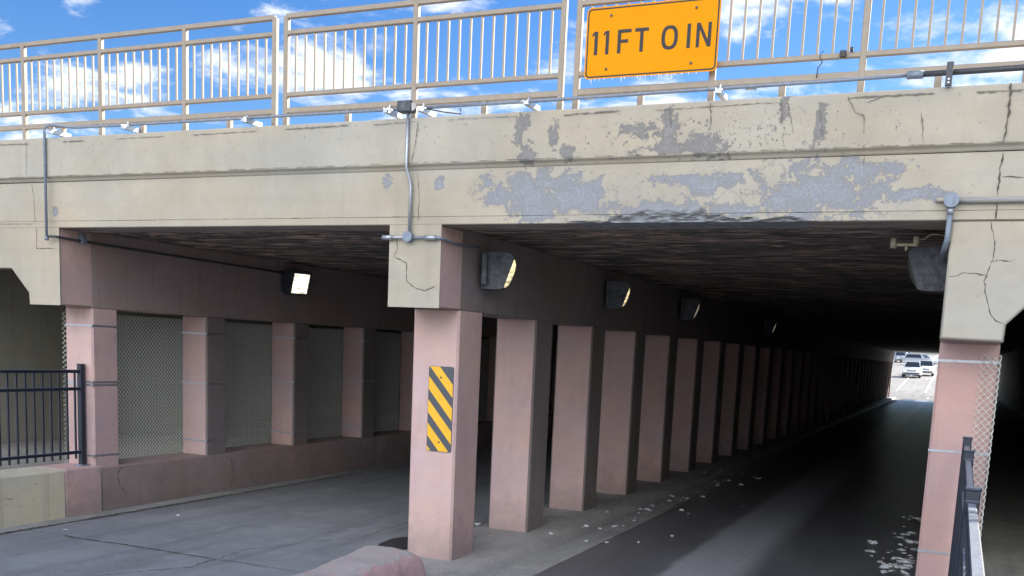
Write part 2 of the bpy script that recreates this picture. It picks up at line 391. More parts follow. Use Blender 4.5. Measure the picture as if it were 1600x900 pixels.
# parapet band with a cove moulding below it
ZT = 4.45
p = MB()
prof = [(.44,ZT),(-.045,ZT),(-.052,ZT-.012),(-.05,4.020),(-.046,4.012),(-.030,4.006),(-.018,3.996),(-.008,3.982),(-.002,3.966),(.44,3.966)]
NX = 240; m = len(prof)
for i in range(NX+1):
    x = XL+(XR-XL)*i/NX; sag = .00028*(x+5)**2
    for j, (y, z) in enumerate(prof):
        k = .006*mnoise.noise((x*1.7,z*3,0)) if j in (1,2,3,4) else 0
        p.v.append((x, y+k, z+min(sag,.012)+(.004*mnoise.noise((x*4,2,0)) if j < 3 else 0)))
for i in range(NX):
    for j in range(m-1):
        a = i*m+j; p.face((a, a+1, a+m+1, a+m), 0, 2 < j < 8)
p.face([j for j in reversed(range(m))]); p.face([NX*m+j for j in range(m)])
for c in BAND: ribbon(p, c, 'y', -.062, .012 if c is BAND[0] else .007, 1 if c is BAND[0] else 2)
rr = random.Random(3); x = -12
while x < 1.5:                                          # broken mortar line under the parapet top
    L = rr.uniform(.25,1.1); ribbon(p, [(x,4.405+rr.uniform(-.008,.008)),(x+L,4.405+rr.uniform(-.01,.01))], 'y', -.060, rr.uniform(.004,.010), 2, .007, rr); x += L+rr.uniform(.05,.7)
for i in range(46):                                     # short arrises cracks where the band meets the cove
    x = -12+13.5*i/46; ribbon(p, [(x,4.026+rr.uniform(0,.004)),(x+rr.uniform(.12,.28),4.026)], 'y', -.059, .004, 2, .0025, rr)
p.build('parapet_band', [M['cream_band'], M['crack'], M['fine_crack']], bridge)
# edge beam: finely meshed face with a spalled patch on its lower arris
p = MB(); NX = 470; zs = [3.45,3.458,3.466,3.475,3.485,3.495,3.505,3.515,3.522,3.526,3.530,3.536,3.545,3.555,3.565,3.58,3.60,3.63,3.67,3.72,3.8,3.9,3.966]
nz = len(zs)
def spall(x, z):
    d = 0.
    for (cx, hw, hh) in ((-2.45,.52,.105),(-2.95,.12,.07),(-1.95,.22,.05),(-1.5,.35,.028),(-3.2,.3,.02)):
        e = 1-math.hypot((x-cx)/hw, (z-3.45)/hh) + .55*mnoise.noise((x*9,z*14,cx)) + .25*mnoise.noise((x*25,z*30,1))
        d = max(d, min(1, max(0, e)*3.5))
    return d
spm = {}
for i in range(NX+1):
    x = XL+(XR-XL)*i/NX
    for j, z in enumerate(zs):
        y = 0.
        if j == 0: y = .012
        if z in (3.522,3.530): y = .0
        if z == 3.526: y = .006
        s_ = spall(x, z); spm[i,j] = s_
        y += s_*(.035+.03*mnoise.noise((x*14,z*60,4))+.02*mnoise.noise((x*40,z*40,7)))
        p.v.append((x, y, z + (s_*.012*(1+mnoise.noise((x*20,0,3))) if j == 0 else 0)))
for i in range(NX):
    for j in range(nz-1):
        a = i*nz+j; p.face((a, a+nz, a+nz+1, a+1), 2 if (spm[i,j]+spm[i+1,j+1]) > .7 else 0)
b0 = len(p.v)
for i in range(NX+1):
    x = XL+(XR-XL)*i/NX; p.v.append((x,.44,3.45))
for i in range(NX): p.face((i*nz, b0+i, b0+i+1, (i+1)*nz), 2 if spm[i,0] > .3 else 3)
for c in FAS: ribbon(p, c, 'y', -.004, .011 if c in FAS[:2] else .006, 1 if c in FAS[:3] else 4)
for i in range(40):
    x = -9.5+.3*i; 
    if rr.random() < .55: ribbon(p, [(x,3.527+rr.uniform(-.004,.004)),(x+rr.uniform(.1,.4),3.527)], 'y', -.003, .004, 4, .002, rr)
def spalled():
    t = NT('broken_aggregate'); a = t.noise(22, 6, .75, t.mapping((.5,1,1.6))); 
    t.col(t.mix(t.ramp(a, .35, .65), (.11,.12,.135), (.36,.375,.40))); t.rough(.95); t.bump(a, .8, .02); return t.mat
M['spall'] = spalled()
def under():
    t = NT('flaking_beam_underside'); a = t.noise(3, 7, .7, t.mapping((.6,3,3)))
    t.col(t.mix(t.ramp(a, .42, .6), (.20,.165,.15), (.36,.31,.27))); t.rough(.9); t.bump(a, .5, .02); return t.mat
M['under'] = under()
p.build('edge_beam', [M['cream_fascia'], M['crack'], M['spall'], M['under'], M['fine_crack']], bridge)
# deeper beam ends and bracket caps: cream front, pink returns
def cap(poly, cracks):
    mb = MB(); n = len(poly); ctr = Vector((sum(q[0] for q in poly)/n, sum(q[1] for q in poly)/n)); c = .018
    ins = []
    for i in range(n):
        a = Vector(poly[i-1]); b = Vector(poly[i]); d = Vector(poly[(i+1) % n])
        e1 = (b-a).normalized(); e2 = (d-b).normalized(); n1 = Vector((-e1.y,e1.x)); n2 = Vector((-e2.y,e2.x))
        k = (n1+n2); k = k/max(.3, k.dot(n1)) ; ins.append(b+k*c)
    L = [[(q[0],.004,q[1]) for q in ins],[(q[0],.004+c,q[1]) for q in poly],[(q[0],.045,q[1]) for q in poly],[(q[0],.4995,q[1]) for q in poly]]
    for l in L: mb.v += l
    mb.face(range(n), 0)
    for r_ in range(3):
        for i in range(n):
            j = (i+1) % n; mb.face((r_*n+i, (r_+1)*n+i, (r_+1)*n+j, r_*n+j), 0 if r_ < 2 else 1, r_ == 0)
    mb.face([3*n+i for i in reversed(range(n))], 1)
    for q in cracks: ribbon(mb, q, 'y', .001, .0062, 2)
    return mb.build('bracket', [M['cream'], M['pink'], M['crack']], bridge)
cap([(-9.83,2.578),(-9.83,3.447),(-16.9,3.447),(-16.9,3.01),(-10.597,3.004),(-10.30,2.706),(-10.292,2.578)][::-1], CAPL)
cap([(-4.77,2.67),(-4.77,3.447),(-5.316,3.447),(-5.316,2.67)][::-1], CAPC)
cap([(-.182,2.525),(.287,2.515),(.290,2.651),(.60,3.0),(6.4,3.01),(6.4,3.447),(-.182,3.447)], CAPR)
# deck slab with rough soffit
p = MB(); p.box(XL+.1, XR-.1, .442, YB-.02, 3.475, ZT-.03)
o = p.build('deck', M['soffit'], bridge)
# wall headers, piers, base walls, abutments
def header(x0, x1, zb, mt): MB().box(x0, x1, .503, YB-.3, zb, 3.48, 0, .012).build('header_wall', mt, bridge)
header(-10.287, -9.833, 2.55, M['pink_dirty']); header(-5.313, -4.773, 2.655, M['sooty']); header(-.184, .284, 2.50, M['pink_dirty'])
S = 2.075
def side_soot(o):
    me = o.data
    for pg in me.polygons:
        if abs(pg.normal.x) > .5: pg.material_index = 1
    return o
pl = MB().box(-10.287,-9.833,0,.42,.55,2.56,0,.022).build('pier', M['pink'], bridge); pl.location = (0,.5,0)
pc = MB().box(-5.313,-4.773,0,.56,-.02,2.67,0,.022).build('pier', M['pink'], bridge); pc.location = (0,.5,0)
pr = MB().box(-.184,.284,0,.42,.36,2.52,0,.022).build('pier', M['pink_red'], bridge); pr.location = (0,.5,0)
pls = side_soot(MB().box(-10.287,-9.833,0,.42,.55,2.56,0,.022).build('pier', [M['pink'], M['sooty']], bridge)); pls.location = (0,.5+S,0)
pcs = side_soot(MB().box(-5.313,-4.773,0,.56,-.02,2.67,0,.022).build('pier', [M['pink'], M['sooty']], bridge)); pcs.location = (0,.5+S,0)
pl, pc = pls, pcs
for k in range(1, 36):
    if k == 1:
        c = pr.copy(); COL.objects.link(c); c.parent = bridge; c.location = (0,.5+S,0); continue
    for src in (pl, pc, pr):
        if src is pr and k > 27: continue
        c = src.copy(); COL.objects.link(c); c.parent = bridge; c.location = (0,.5+S*k,0)
p = MB(); p.box(-10.29,-9.826,.60,YB-.3,-.02,.575,0,.02)
for q in [[(0.869,0.434),(0.911,0.304),(1.019,0.182),(1.04,0.104)],[(.96,.56),(.9,.50),(.87,.434)],[(3.1,.5),(3.16,.2),(3.1,.05)]]: ribbon(p, q, 'x', -9.823, .01, 1)
p.build('base_wall', [M['pink_dirty'], M['crack']], bridge)
p = MB(); p.box(-10.30,-9.81,.022,.602,-.02,.60,0,.02)
ribbon(p, [(.55,.57),(.59,.387),(.604,.006)], 'x', -9.807, .008, 1)
p.build('base_wall', [M['pink'], M['crack']], bridge)
MB().box(-.187,.28,.022,YB-.3,-.12,.385,0,.02).build('base_wall', M['pink_dirty'], bridge)
MB().box(-16.9,-13.1,.45,YB-.4,-.1,3.48).build('abutment', M['abut'], bridge)
MB().box(2.6,6.3,.45,YB-.4,-.1,3.48).build('abutment', M['abut'], bridge)

# front walls along the sidewalks
p = MB(); p.box(-10.30,-9.80,-26,.02,-.05,.60,0,.022)
rr = random.Random(9)
for k in range(9):
    y = rr.uniform(-.9,0); z = rr.uniform(.15,.5); ribbon(p, [(y,z),(y+rr.uniform(.02,.1),z+rr.uniform(-.03,.03))], 'x', -9.797, .006, 1, .01, rr)
tag(p.build('low_wall', [M['tan'], M['crack']]), 'low tan concrete wall carrying the black fence at the left edge', 'wall')
tag(MB().box(-.19,.28,-26,.02,-.12,.385,0,.02).build('low_wall', M['tan']), 'low concrete wall under the near black railing at the right', 'wall')
MBw = MB().box(-60,-17.1,.3,1.0,-.1,4.45); tag(MBw.build('retaining_wall', M['abut']), 'tall plain retaining wall left of the bridge', 'wall')
MBw = MB().box(6.6,50,.3,1.0,-.1,4.45); tag(MBw.build('retaining_wall', M['abut']), 'tall plain retaining wall right of the bridge', 'wall')

# ------------------------------------------------------------------ railings on top of the bridge
def railing(posts, stubs, label):
    x0, x1 = posts[0], posts[-1]; r = empty('bridge_railing', (x0,.15,ZT), label, 'railing', 'beige railing panels along the top of the bridge')
    h = .027; zb = ZT+.008
    for x in posts:
        po = MB().box(x-h-x0,x+h-x0,-h,h,zb+.01-ZT,1.12,0,.006).build('post', M['rail_paint'], r)
        MB().box(x-.07-x0,x+.07-x0,-.07,.07,.0,.022,0,.003).build('base_plate', M['rail_paint'], po)
    for x in stubs: MB().box(x-h-x0,x+h-x0,-h,h,.0,.16,0,.005).build('stub_post', M['rail_paint'], r)
    for (z0, z1, e) in ((5.545-ZT,5.595-ZT,-.002),(5.385-ZT,5.43-ZT,.002),(4.775-ZT,4.818-ZT,.002),(4.61-ZT,4.665-ZT,.001)):
        MB().box(e,x1-x0-e,-.024,.024,z0,z1,0,.006).build('rail', M['rail_paint'], r)
    for a, b in zip(posts[:-1], posts[1:]):
        n = round((b-a)/.119); 
        for k in range(1, n):
            x = a+(b-a)*k/n-x0
            MB().box(x-.0095,x+.0095,-.0095,.0095,4.815-ZT,5.388-ZT).build('baluster', M['rail_paint'], r)
    return r
railing([-12.91,-11.70,-10.48,-9.27,-8.05,-6.855], [-12.3,-11.1,-9.868,-8.652,-7.444], 'beige railing panel left of the first vertical gap, above the left lane')
railing([-6.71,-5.18,-3.635], [-5.945,-4.41], 'two bay beige railing panel above the middle pier, left of the height sign')
railing([-3.48,-2.225,-.985,.235], [-2.861,-1.618,-.396], 'beige railing panel behind the height sign, above the right lane')
railing([.37,1.6,2.85,4.1], [.98,2.2,3.5], 'beige railing panel at the far right end of the bridge')

# ------------------------------------------------------------------ clearance sign
sx0, sx1, sz0, sz1 = -3.378, -2.170, 4.722, 5.332
def rrect(x0, x1, z0, z1, r, n=6):
    P = []
    for (cx, cz, a0) in ((x1-r,z0+r,-90),(x1-r,z1-r,0),(x0+r,z1-r,90),(x0+r,z0+r,180)):
        for k in range(n+1): a = R(a0+90*k/n); P.append((cx+r*math.cos(a), cz+r*math.sin(a)))
    return P
sign = empty('clearance_sign', ((sx0+sx1)/2, .06, sz0), 'orange yellow sign reading 11FT 0 IN in black, fixed to the bridge railing', 'sign')
ox, oz = (sx0+sx1)/2, sz0
def sg(P): return [(x-ox, z-oz) for x, z in P]
MB().prism_y(sg(rrect(sx0,sx1,sz0,sz1,.045)), -.003, .0, 0).build('panel', M['sign_yellow'], sign)
b = MB(); A = sg(rrect(sx0+.012,sx1-.012,sz0+.012,sz1-.012,.036)); B_ = sg(rrect(sx0+.024,sx1-.024,sz0+.024,sz1-.024,.026)); n = len(A)
b.v += [(x,-.0045,z) for x,z in A]+[(x,-.0045,z) for x,z in B_]
for i in range(n): j = (i+1) % n; b.face((i,j,n+j,n+i))
b.build('border', M['sign_black'], sign)
letters = []
def newl():
    global b
    b = MB(); letters.append(b)
w = .031; zl, zh = 4.926-oz, 5.126-oz
def vq(x0, x1, z0, z1): b.add([(x0-ox,-.0048,z0),(x1-ox,-.0048,z0),(x1-ox,-.0048,z1),(x0-ox,-.0048,z1)], [(0,1,2,3)])
def seg(x0, z0, x1, z1, ww):
    d = Vector((x1-x0, z1-z0)).normalized(); nx, nz_ = -d.y*ww/2, d.x*ww/2
    b.add([(x0-ox+nx,-.0048,z0+nz_),(x0-ox-nx,-.0048,z0-nz_),(x1-ox-nx,-.0048,z1-nz_),(x1-ox+nx,-.0048,z1+nz_)], [(0,1,2,3)])
for xc in (-3.280,-3.174):
    newl(); vq(xc-w/2, xc+w/2, zl, zh)
    b.add([(xc-w/2-ox-.001,-.005,zh-.022),(xc-w/2-ox-.001,-.005,zh),(xc-.038-ox,-.005,zh-.022),(xc-.034-ox,-.005,zh-.045)], [(3,0,1,2)])
newl(); fx = -3.078; vq(fx, fx+w, zl, zh); vq(fx+w, fx+.125, zh-.029, zh); vq(fx+w, fx+.098, zh-.113, zh-.085)
newl(); tx = -2.856; vq(tx-w/2, tx+w/2, zl, zh-.029); vq(tx-.062, tx+.062, zh-.029, zh)
newl(); oc = -2.603; nseg = 36; rx, rz = .073, .1
def oval(a, rx, rz, e=2.5):
    c, s = math.cos(a), math.sin(a); return (math.copysign(abs(c)**(2/e), c)*rx, math.copysign(abs(s)**(2/e), s)*rz)
b0 = len(b.v)
for k in range(nseg):
    a = 2*math.pi*k/nseg; u, v = oval(a, rx, rz); u2, v2 = oval(a, rx-w, rz-.028)
    b.v += [(oc-ox+u,-.0048,(zl+zh)/2+v),(oc-ox+u2,-.0048,(zl+zh)/2+v2)]
for k in range(nseg): j = (k+1) % nseg; b.face((b0+2*k,b0+2*j,b0+2*j+1,b0+2*k+1))
newl(); vq(-2.434-w/2, -2.434+w/2, zl, zh)
newl(); nx0, nx1 = -2.368, -2.238; vq(nx0, nx0+.029, zl, zh); vq(nx1-.029, nx1, zl, zh)
b.add([(nx0-ox,-.0051,zh),(nx0+.030-ox,-.0051,zh),(nx1-ox,-.0051,zl),(nx1-.030-ox,-.0051,zl)], [(0,3,2,1)])
for q_ in letters: q_.build('letter', M['sign_black'], sign)
for (x, z) in ((-3.148,5.252),(-3.17,4.80),(-2.381,5.252),(-2.399,4.80)):
    MB().tube([(x-ox,-.004,z-oz),(x-ox,-.012,z-oz)], .011, 8, smooth=False).build('bolt', M['dark_steel'], sign)
for z in (5.25, 4.80): MB().box(-.50,.50,.003,.062,z-oz-.02,z-oz+.02).build('mounting_bar', M['galv_dull'], sign)
rr = random.Random(21)
icx = [-.55,-.535,-.50,-.46,-.41,-.33,-.25,-.22,-.10,-.075,-.055,-.03,.03,.06,.095,.115,.17,.21,.235,.30,.36,.43]
for k, x in enumerate(icx):
    L = .05 if k in (1,6,9,14,15,17) else rr.uniform(.012,.03); 
    MB().tube([(x,-.002,.002),(x+rr.uniform(-.002,.002),-.002,-L*.6),(x,-.002,-L)], [.0055,.0035,.0008], 6).build('icicle', M['ice'], sign)

# ------------------------------------------------------------------ striped object marker on the middle pier
mk = empty('object_marker', (-4.958,.4975,1.18), 'yellow and slate diagonal striped hazard plate on the front middle pier', 'sign')
W_, H_ = .292, .895
MB().prism_y(rrect(-W_/2, W_/2, 0, H_, .025), -.006, .0).build('plate', M['marker_grey'], mk)
def clip(P, f):
    out = []
    for i in range(len(P)):
        a, c = P[i-1], P[i]; fa, fc = f(a), f(c)
        if (fa >= 0) != (fc >= 0): t = fa/(fa-fc); out.append((a[0]+(c[0]-a[0])*t, a[1]+(c[1]-a[1])*t))
        if fc >= 0: out.append(c)
    return out
b = MB(); rect = rrect(-W_/2+.004, W_/2-.004, .004, H_-.004, .022)
for k in range(6):
    hi, lo = .146-.245*k, .01-.245*k
    f = lambda q: (q[1]-H_)+1.15*(q[0]+W_/2)
    P = clip(clip(rect, lambda q: f(q)-lo), lambda q: hi-f(q))
    if len(P) > 2: b.add([(x,-.0075,z) for x, z in P], [tuple(range(len(P)))])
b.build('stripes', M['marker_yellow'], mk)
for z in (.78,.10): MB().tube([(0,-.007,z),(0,-.014,z)], .010, 8, smooth=False).build('bolt', M['dark_steel'], mk)

# ------------------------------------------------------------------ conduits
def bend(P, r=.06, n=5):
    out = [Vector(P[0])]
    for i in range(1, len(P)-1):
        a, c, d = Vector(P[i-1]), Vector(P[i]), Vector(P[i+1]); u = (a-c).normalized(); v = (d-c).normalized()
        rr_ = min(r, (a-c).length*.45, (d-c).length*.45)
        p0, p2 = c+u*rr_, c+v*rr_
        for k in range(n+1): t = k/n; out.append(p0*(1-t)**2+c*2*t*(1-t)+p2*t*t)
    out.append(Vector(P[-1])); return out
cd = empty('electrical_conduit', (-5.1,-.06,4.56), 'long thin grey conduit run on struts along the bridge top, dropping down its face', 'conduit')
def L3(P): return [(x+5.1, y+.06, z-4.56) for x, y, z in P]
YC = -.055
run = [(-9.925,YC-.02,3.34),(-9.925,YC-.02,4.50)]
MB().tube(L3(bend([(-9.925,-.072,3.335),(-9.925,-.072,4.60),(-9.5,-.03,4.555),(-7.9,.0,4.555),(-5.16,.02,4.555)], .10)), .0155, 8).build('pipe', M['galv_dull'], cd)
MB().tube(L3([(-5.02,.02,4.555),(-3.9,.03,4.557),(-2.84,.01,4.558),(-1.25,-.02,4.560),(-.57,-.045,4.562)]), .0155, 8).build('pipe', M['galv_dull'], cd)
MB().tube(L3([(-.57,-.045,4.562),(.2,-.045,4.566),(2.6,-.045,4.57)]), .022, 10).build('pipe', M['dark_steel'], cd)
MB().tube(L3([(-.62,-.043,4.562),(-.50,-.045,4.562)]), .031, 10).build('coupling', M['galv_dull'], cd)
for x in (-8.4,-4.0,-1.9,-3.35): MB().tube(L3([(x,.01 if x < -5 else .025,4.557),(x+.09,.01 if x < -5 else .025,4.557)]), .019, 8).build('coupling', M['galv'], cd)
# centre drop, with an offset at the cove
MB().tube(L3([(-5.118,-.07,4.52),(-5.118,-.075,4.03),(-5.12,-.072,3.99),(-5.095,-.035,3.86),(-5.088,-.030,3.80),(-5.088,-.030,3.36)]), .0165, 8).build('pipe', M['galv'], cd)
MB().box(-5.22+5.1,-5.06+5.1,-.06,.05,4.495-4.56,4.60-4.56,0,.01).build('junction_box', M['grey_case'], cd)
MB().tube(L3([(-5.098,-.065,3.332),(-5.098,.0,3.332)]), .052, 16, smooth=False).build('junction_box', M['galv_dull'], cd)
MB().tube(L3([(-5.38,-.032,3.326),(-5.098,-.032,3.326)]), .014, 8).build('pipe', M['galv'], cd)
MB().tube(L3([(-5.39,-.032,3.326),(-5.28,-.032,3.326)]), .024, 10).build('coupling', M['galv'], cd)
MB().tube(L3(bend([(-5.098,-.032,3.326),(-4.74,-.032,3.322),(-4.74,.30,3.30),(-4.75,.86,3.33)], .05)), .014, 8).build('pipe', M['galv_dull'], cd)
MB().tube(L3([(-4.92,-.032,3.325),(-4.79,-.032,3.323)]), .023, 10).build('coupling', M['galv'], cd)
# run into the left lane
MB().tube(L3(bend([(-9.925,-.072,3.30),(-9.925,-.072,3.348)],.01)), .024, 8).build('coupling', M['galv_dull'], cd)
MB().tube(L3(bend([(-9.925,-.072,3.345),(-9.80,-.06,3.345),(-9.79,.35,3.333),(-9.79,1.67,3.321),(-9.79,4.8,3.30)], .04)), .015, 8).build('pipe', M['dark_steel'], cd)
MB().box(-9.83+5.1,-9.76+5.1,.36,.43,3.30-4.56,3.42-4.56,0,.005).build('clamp', M['galv_dull'], cd)
st0 = None
for (x, y) in ((-9.79,-.13),(-8.685,-.13),(-7.05,-.13),(-5.33,-.15),(-4.965,-.13),(-3.857,-.14),(-2.101,-.14)):
    if st0 is None:
        st = MB(); st.box(-.021,.021,0,.30,-.034,0); st.box(-.021,-.017,0,.30,0,.012); st.box(.017,.021,0,.30,0,.012)
        st.box(-.028,.028,.05,.10,.0,.012); st.tube([(0,.075,.0),(0,.075,.055)], .007, 6)
        st0 = st.build('strut', M['galv'], cd); s_ = st0
    else: s_ = st0.copy(); COL.objects.link(s_); s_.parent = cd
    s_.location = (x+5.1, y+.06, 4.525-4.56)
st = MB(); st.box(-.024,.024,-.02,.02,-.105,.07); st.tube([(0,-.022,-.06),(0,-.030,-.06)], .009, 6, 1); st.tube([(0,-.022,-.085),(0,-.030,-.085)], .009, 6, 1)
o = st.build('strut', [M['dark_steel'], M['galv']], cd); o.location = (-.31+5.1, -.02, 4.56-4.56)
cr = empty('electrical_conduit', (-.2,-.03,3.6), 'horizontal cream painted conduit ending in a round grey box above the right pier', 'conduit')
def LR(P): return [(x+.2, y+.03, z-3.6) for x, y, z in P]
cpr = NT('half_painted_conduit'); cpr.col(cpr.mix(cpr.ramp(cpr.noise(5,5,.7,cpr.mapping((1,1,14))), .45,.52), CREAM, (.30,.31,.34))); cpr.rough(.6)
MB().tube(LR([(-.2,-.028,3.60),(3.2,-.028,3.60)]), .022, 10).build('pipe', cpr.mat, cr)
MB().tube(LR([(-.2,-.075,3.60),(-.2,.0,3.60)]), .058, 18, smooth=False).build('junction_box', M['galv_dull'], cr)
MB().tube(LR([(-.31,-.028,3.605),(-.2,-.028,3.605)]), .018, 8).build('coupling', M['cream'], cr)
MB().tube(LR([(-.2,-.028,3.55),(-.2,-.028,3.49)]), .026, 10).build('coupling', M['galv'], cr)
MB().tube(LR([(-.2,-.028,3.49),(-.202,-.026,3.30),(-.215,.02,3.24),(-.23,.30,3.22),(-.23,.6,3.22)]), .022, 10).build('pipe', M['galv_dull'], cr)

# ------------------------------------------------------------------ wall pack lamps
def wall_lamp(lensmat, loc, label, rz=0, group='wall lamps along the underpass walls'):
    r = empty('wall_lamp', loc, label, 'lamp', group, rz)     # local: back at x=0, faces +x, origin at middle of the back
    prof = [(0,-.185),(.17,-.185),(.215,-.175),(.325,.155),(.30,.18),(0,.18)]      # (x,z)
    h = MB(); h.prism_y(prof, -.16, .16); h.prism_y([(x*1.0+.0, z) for x, z in [(.0,.18),(.29,.18),(.285,.192),(.0,.195)]], -.168, .168)
    h.build('housing', M['grey_case'], r)
    MB().box(-.001,.06,-.235,-.17,-.15,.17,0,.008).build('mounting_box', M['grey_case'], r)
    # bulging glass on the slanted face
    l = MB(); d = Vector((.11,0,.33)).normalized(); nn = Vector((.33,0,-.11)).normalized(); o0 = Vector((.217,0,-.168))
    U, V = 6, 8
    for i in range(U+1):
        for j in range(V+1):
            u = i/U; v = j/V; bul = .045*(1-(2*u-1)**4)*(1-(2*v-1)**4)
            pnt = o0 + d*(.012+.312*v) + nn*(.002+bul) + Vector((0,-.140+.28*u,0)); l.v.append(tuple(pnt))
    for i in range(U):
        for j in range(V): a = i*(V+1)+j; l.face((a, a+V+1, a+V+2, a+1), 0, True)
    l.build('lens', lensmat, r)
    f = MB()
    for (u0, u1, v0, v1) in ((-.155,.155,0,.012),(-.155,.155,.322,.336),(-.157,-.143,0,.336),(.143,.157,0,.336)):
        P = [o0+d*v0+Vector((0,u0,0)), o0+d*v0+Vector((0,u1,0)), o0+d*v1+Vector((0,u1,0)), o0+d*v1+Vector((0,u0,0))]
        Q = [q+nn*.016 for q in P]; f.add([tuple(q) for q in P+Q], [(4,5,6,7),(0,1,5,4),(1,2,6,5),(2,3,7,6),(3,0,4,7)])
    f.build('lens_frame', M['dark_steel'], r)
    return r
wall_lamp(M['lens_bright'], (-9.80,4.50,3.16), 'brightly lit white wall lamp high on the left wall of the left lane', R(-22))
wall_lamp(M['lens_warm'], (-4.766,1.02,3.09), 'nearest grimy wall lamp with a yellow glow, right behind the middle bracket', R(19))
wall_lamp(M['lens_warm'], (-4.766,5.10,3.11), 'second wall lamp with yellow glow along the middle pier wall', R(19))
wall_lamp(M['lens_dim'], (-4.766,9.3,3.14), 'third wall lamp, dim, along the middle pier wall', R(19))
wall_lamp(M['lens_dim'], (-4.766,17.6,3.15), 'farthest visible small wall lamp deep along the middle pier wall', R(19))
wall_lamp(simple('dead_lamp_glass', (.08,.09,.08), .4), (-.19,.95,3.14), 'dark unlit wall lamp hanging inside the right pier', math.pi)
bk = empty('broken_bracket', (-.55,.72,3.34), 'broken cream conduit fitting with a loose wire beside the unlit right lamp', 'fitting')
MB().box(-.09,.10,-.02,.02,-.012,.012,0,.005).build('arm', M['cream_plastic'], bk)
MB().tube([(-.10,-.02,-.03),(-.10,-.02,.055)], .026, 8).build('cup', M['cream_plastic'], bk)
MB().tube([(.085,-.02,.0),(.085,-.02,.07)], .024, 8).build('cup', M['cream_plastic'], bk)
MB().tube([(.01,-.02,-.005),(.01,-.02,-.05)], .012, 6).build('stud', M['cream_plastic'], bk)
MB().tube([(.085,-.02,.06),(.12,.0,.045),(.15,.0,.05),(.19,.0,.085),(.24,.0,.09),(.32,.02,.08)], .006, 6).build('wire', M['cream_plastic'], bk)
# small clamp light and strap on the railing
lb = empty('small_floodlight', (-1.12,.12,4.79), 'small black box clamped to the bottom rail right of the height sign', 'lamp')
MB().box(-.045,.005,-.05,-.005,-.02,.03,0,.004).build('head', M['bumper'], lb)
MB().box(.03,.055,-.02,.02,.03,.06,0,.003).build('clamp', M['bumper'], lb)

# ------------------------------------------------------------------ black metal fences along the walls
def fence(x, ztop, zbase, zrail, posts, ymin, label, shrink=1.0):
    r = empty('metal_fence', (x, posts[0], zbase), label, 'fence'); y0 = posts[0]
    for y in posts:
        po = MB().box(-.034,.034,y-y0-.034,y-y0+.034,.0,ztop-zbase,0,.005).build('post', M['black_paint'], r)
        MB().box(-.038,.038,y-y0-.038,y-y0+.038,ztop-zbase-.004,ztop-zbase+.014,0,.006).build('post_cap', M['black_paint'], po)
        MB().box(-.07,.07,y-y0-.07,y-y0+.07,.0,.012).build('base_plate', M['galv_dull'], po)
    for k, z in enumerate((zrail, zrail-.215, zbase+.19)):
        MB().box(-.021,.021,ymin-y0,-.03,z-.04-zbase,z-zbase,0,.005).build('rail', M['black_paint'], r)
    if shrink < 1:
        for y in posts[1:]: MB().box(-.032,.032,y-y0-.055,y-y0+.055,zrail-.05-zbase,zrail+.012-zbase,0,.005).build('rail_bracket', M['black_paint'], r)
    y = posts[0]-.10; k = 0
    while y > ymin+.05 and k < 95:
        if min(abs(y-q) for q in posts) > .05:
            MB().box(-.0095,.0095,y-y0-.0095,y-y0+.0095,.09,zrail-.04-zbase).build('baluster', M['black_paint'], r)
        y -= .121; k += 1
    return r
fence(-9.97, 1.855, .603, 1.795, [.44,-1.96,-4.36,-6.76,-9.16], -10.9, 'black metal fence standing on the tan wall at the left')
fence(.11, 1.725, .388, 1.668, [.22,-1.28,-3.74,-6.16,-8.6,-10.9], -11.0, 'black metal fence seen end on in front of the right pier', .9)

# ------------------------------------------------------------------ chain link screens
def chain_link(x, y0, y1, z0, z1, label, lead, edge_seed):
    r = empty('chain_link_fence', (x, y0, z0), label, 'fence')
    pt = .060; a = MB(); rr = random.Random(edge_seed)
    def P(s, side, z):                                  # path in plan: s metres along, lead-in curls round the pier corner
        if s < 0:
            t = -s; return (x+lead*t*.95 - abs(lead)*0 , y0-.03+.04*math.sin(t*9)+side, z)
        return (x+side, y0+s, z)
    s = -.16 if lead else 0.; i = 0
    ln = y1-y0
    while s < ln:
        zt = z1; zb = z0 + (rr.uniform(.0,.25) if s < 0 else 0)
        n = int((zt-zb)/(pt*.5)); pts = []
        for k in range(n+1):
            d = (pt*.5 if ((k+i) % 2) == 0 else 0)*1.08 - pt*.04
            q = P(s+d, (.0035 if k % 2 else -.0035), zt-k*pt*.5); pts.append((q[0]-x, q[1]-y0, q[2]-z0))
        b0 = len(a.v); rw = .0044
        for q in pts:
            a.v += [(q[0]+rw*.9,q[1]+rw*.6,q[2]),(q[0]-rw*.9,q[1]+rw*.6,q[2]),(q[0],q[1]-rw,q[2])]
        for k in range(len(pts)-1):
            for e in range(3): e2 = (e+1) % 3; a.face((b0+3*k+e,b0+3*k+e2,b0+3*k+3+e2,b0+3*k+3+e), 0)
        s += pt*.5*1.0; i += 1
        # second half-wave family
    return r, a
def mesh_screen(x, y0, y1, z0, z1, label, lead, seed, straps):
    r, a = chain_link(x, y0, y1, z0, z1, label, lead, seed)
    a.build('wire_mesh', M['wire'], r)
    for (xa, xb, yp, zz) in straps:                     # steel bands round the piers
        e = .004; b = MB()
        b.box(xa-e-x, xb+e-x, yp-e-y0, yp-.001-y0, zz-.011-z0, zz+.011-z0); b.box(xb+.001-x, xb+e-x, yp-.001-y0, yp+.40-y0, zz-.011-z0, zz+.011-z0)
        b.box(xa-e-x, xa-.001-x, yp-.001-y0, yp+.40-y0, zz-.011-z0, zz+.011-z0)
        b.box(xb-.03-x, xb+.012-x, yp-.012-y0, yp-.003-y0, zz-.014-z0, zz+.014-z0)
        b.build('steel_band', M['galv'], r)
